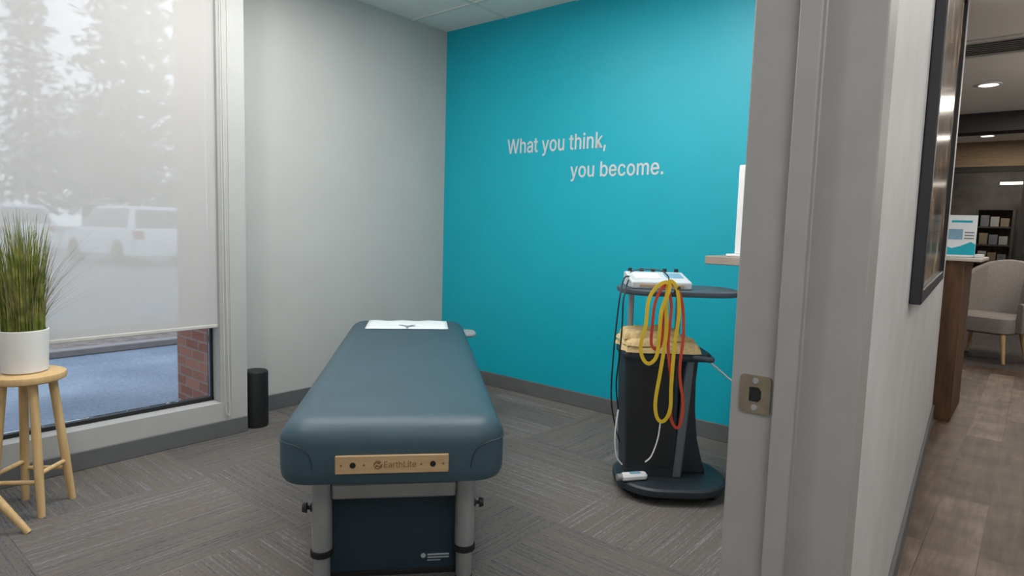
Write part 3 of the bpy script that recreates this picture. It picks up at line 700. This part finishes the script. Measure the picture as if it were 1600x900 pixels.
# ------------------------------------------------------------------ outside
struct(MB().bb(-90, -0.15, -70, 90, -.3, -.2).build('ground', m_asph, smooth=False))
struct(MB().bb(-1.4, -.16, -1.48, -.85, -.2, 3.4).build('wall_column', m_brick, smooth=False))
isl = thing('planting_island', 'tan mulch strip across the parking lot', 'planting bed', (-4.5, 0, -.2))
MB().bb(-5.0, -3.74, -14, 14, -.199, -.14).build('mulch', m_mulch, isl, world=True)
for x in (-3.74, -5.14): MB().bb(x, x + .14, -14, 14, -.199, -.13).build('curb', m_curb, isl, world=True, bevel=.01)
def car(px, py, depth, yaw_l, label):
    p = on(px, py, f=depth); vd = Vector((p.x - CAM.x, p.y - CAM.y, 0)).normalized(); rg = Vector((vd.y, -vd.x, 0))
    h = vd * math.cos(R(yaw_l)) - rg * math.sin(R(yaw_l))
    c = thing('suv', label, 'car', (p.x, p.y, -.2), math.atan2(h.y, h.x), 'cars in the parking lot')
    lower = [(-2.25, .3), (-1.85, .3), (-1.75, .62), (-1.45, .75), (-1.1, .62), (-1, .3), (1.0, .3), (1.1, .62), (1.4, .75), (1.72, .62), (1.8, .3), (2.25, .35), (2.32, .6), (2.25, .88), (1.15, 1.05), (-2.2, 1.08), (-2.3, .8)]
    MB().prism(lower, lambda x, z: Vector((x, -.92, z)), lambda x, z: Vector((x, .92, z))).build('body', m_carw, c, bevel=.05)
    g = MB(); g.loops([[Vector(q) for q in ((-2.2, -.88, 1.04), (1.15, -.88, 1.04), (1.15, .88, 1.04), (-2.2, .88, 1.04))], [Vector(q) for q in ((-1.9, -.7, 1.7), (.25, -.7, 1.7), (.25, .7, 1.7), (-1.9, .7, 1.7))]])
    g.build('cabin', m_carw, c, bevel=.06)
    for s in (-1, 1):
        for x0, x1, t0, t1 in ((-1.95, -1.15, -1.8, -1.15), (-1.08, -.2, -1.08, -.2), (-.12, .85, -.12, .22)):
            g = MB(); ya = lambda z: s * (.88 - (z - 1.04) / .66 * .18 + .012)
            g.quad((x0, ya(1.1), 1.1), (x1, ya(1.1), 1.1), (t1, ya(1.62), 1.62), (t0, ya(1.62), 1.62)); g.build('side_window', m_carg, c, smooth=False)
    xa = lambda z: -2.2 + (z - 1.04) / .66 * .3 - .014
    MB().quad((xa(1.1), -.74, 1.1), (xa(1.1), .74, 1.1), (xa(1.6), .62, 1.6), (xa(1.6), -.62, 1.6)).build('rear_window', m_carg, c, smooth=False)
    xb = lambda z: 1.15 - (z - 1.04) / .66 * .9 + .014
    MB().quad((xb(1.1), -.78, 1.1), (xb(1.1), .78, 1.1), (xb(1.62), .64, 1.62), (xb(1.62), -.64, 1.62)).build('windscreen', m_carg, c, smooth=False)
    for x in (-1.42, 1.4):
        for s in (-1, 1): MB().cyl((x, s * .7, .34), (x, s * .93, .34), .34, .34, 24).cyl((x, s * .925, .34), (x, s * .94, .34), .2, .18, 18).build('wheel', m_blackm, c)
    for s in (-1, 1): MB().bb(-2.33, -2.24, s * .72 - .12, s * .72 + .12, .8, 1.02).build('tail_lamp', m_tail, c, bevel=.01)
car(192, 400, 19.5, 24, 'white car parked beyond the window, nearest the brick column')
car(-15, 402, 22, 24, 'white car half hidden behind the potted grass')
def tree(px, f, hgt, rad, kind, label, n=2600):
    p = on(px, 380, f=f)
    t = thing('conifer_tree' if kind == 0 else 'leafy_tree', label, 'tree', (p.x, p.y, -.2), 0, 'trees beyond the parking lot')
    MB().tube([(0, 0, 0), (0, 0, hgt * .5), (0, 0, hgt * .95)], [rad * .07, rad * .05, .03], 10).build('trunk', m_bark, t)
    g = MB()
    for i in range(n):
        if kind == 0:
            u = rnd.random() ** 1.3; z = hgt * (.14 + .86 * u); rm = rad * (1 - u) ** .8 * (.75 + .25 * math.sin(z * 5)); r = rm * math.sqrt(rnd.random()); a = rnd.uniform(0, 6.283)
            c = Vector((r * math.cos(a), r * math.sin(a), z - r * .3)); sz = rad * .085
        else:
            d_ = Vector((rnd.gauss(0, 1), rnd.gauss(0, 1), rnd.gauss(0, 1))).normalized() * rad * (rnd.random() ** .45)
            c = d_ + Vector((0, 0, hgt - rad)); sz = rad * .045
        a = Vector((rnd.gauss(0, 1), rnd.gauss(0, 1), rnd.gauss(0, .6))).normalized() * sz; b = Vector((rnd.gauss(0, 1), rnd.gauss(0, 1), rnd.gauss(0, .6))).normalized() * sz
        g.bm.faces.new([g.bm.verts.new(c + a), g.bm.verts.new(c + b), g.bm.verts.new(c - a)])
    g.build('foliage', m_ever if kind == 0 else m_leaf, t, smooth=False, fixn=False)
tree(205, 32, 19, 4.2, 0, 'tall dark conifer nearest the brick column', 4200)
tree(50, 40, 20, 3.2, 0, 'slimmer conifer left of the tall dark one', 3600)
tree(130, 55, 12, 5.4, 1, 'pale loose leafy tree above the middle of the parking lot', 6000)
tree(-50, 31, 16, 2.4, 0, 'conifer at the left edge of the window')
tree(330, 46, 10, 3.6, 1, 'leafy tree behind the brick column', 3000)

# ------------------------------------------------------------------ light
wd = bpy.data.worlds.new('sky'); SC.world = wd; wd.use_nodes = True; nt = wd.node_tree
bg = nt.nodes['Background']; tc = nt.nodes.new('ShaderNodeTexCoord'); sx = nt.nodes.new('ShaderNodeSeparateXYZ'); rp = nt.nodes.new('ShaderNodeValToRGB')
nt.links.new(tc.outputs['Generated'], sx.inputs[0]); nt.links.new(sx.outputs[2], rp.inputs[0]); nt.links.new(rp.outputs[0], bg.inputs[0])
rp.color_ramp.elements[0].color = S(236, 242, 250); rp.color_ramp.elements[1].color = S(214, 229, 250); rp.color_ramp.elements[0].position = .05; rp.color_ramp.elements[1].position = .6
bg.inputs[1].default_value = 2.05
def area(name, loc, sx_, sy_, power, col, rot=(0, 0, 0)):
    ld = bpy.data.lights.new(name, 'AREA'); ld.shape = 'RECTANGLE'; ld.size = sx_; ld.size_y = sy_; ld.energy = power; ld.color = col
    o = bpy.data.objects.new(name, ld); COL.objects.link(o); o.location = loc; o.rotation_euler = rot; return o
def point(name, loc, power, col, rad=.12):
    ld = bpy.data.lights.new(name, 'POINT'); ld.energy = power; ld.color = col; ld.shadow_soft_size = rad
    o = bpy.data.objects.new(name, ld); COL.objects.link(o); o.location = loc; return o
area('room_light', (1.0, -1.9, 2.66), .6, 1.2, 28, (1, .975, .94))
area('room_light', (2.2, -1.4, 2.66), .6, 1.2, 32, (1, .975, .94))
point('room_fill', (1.7, -3.2, 2.2), 31, (1, .975, .94))  # added unseen fill without a fixture, lifts the ceiling and walls
area('hall_light', (4.4, -3.6, 2.66), .6, 1.2, 29, (1, .98, .955))
point('hall_lamp', (4.7, -1.6, 2.2), 18, (1, .98, .955))
area('hall_light', (4.2, 0.8, 2.66), .6, .6, 21, (1, .96, .91))
point('lobby_lamp', (4.8, 3.2, 2.1), 26, (1, .93, .85))
area('lobby_light', (3.6, 4.8, 2.66), .6, .6, 23, (1, .92, .83))
area('lobby_light', (3.3, 7.3, 2.66), .6, .6, 24, (1, .89, .77))
area('lobby_light', (3.0, 9.6, 2.66), .6, .6, 26, (1, .91, .82))  # extra light added behind the partition to brighten that interior
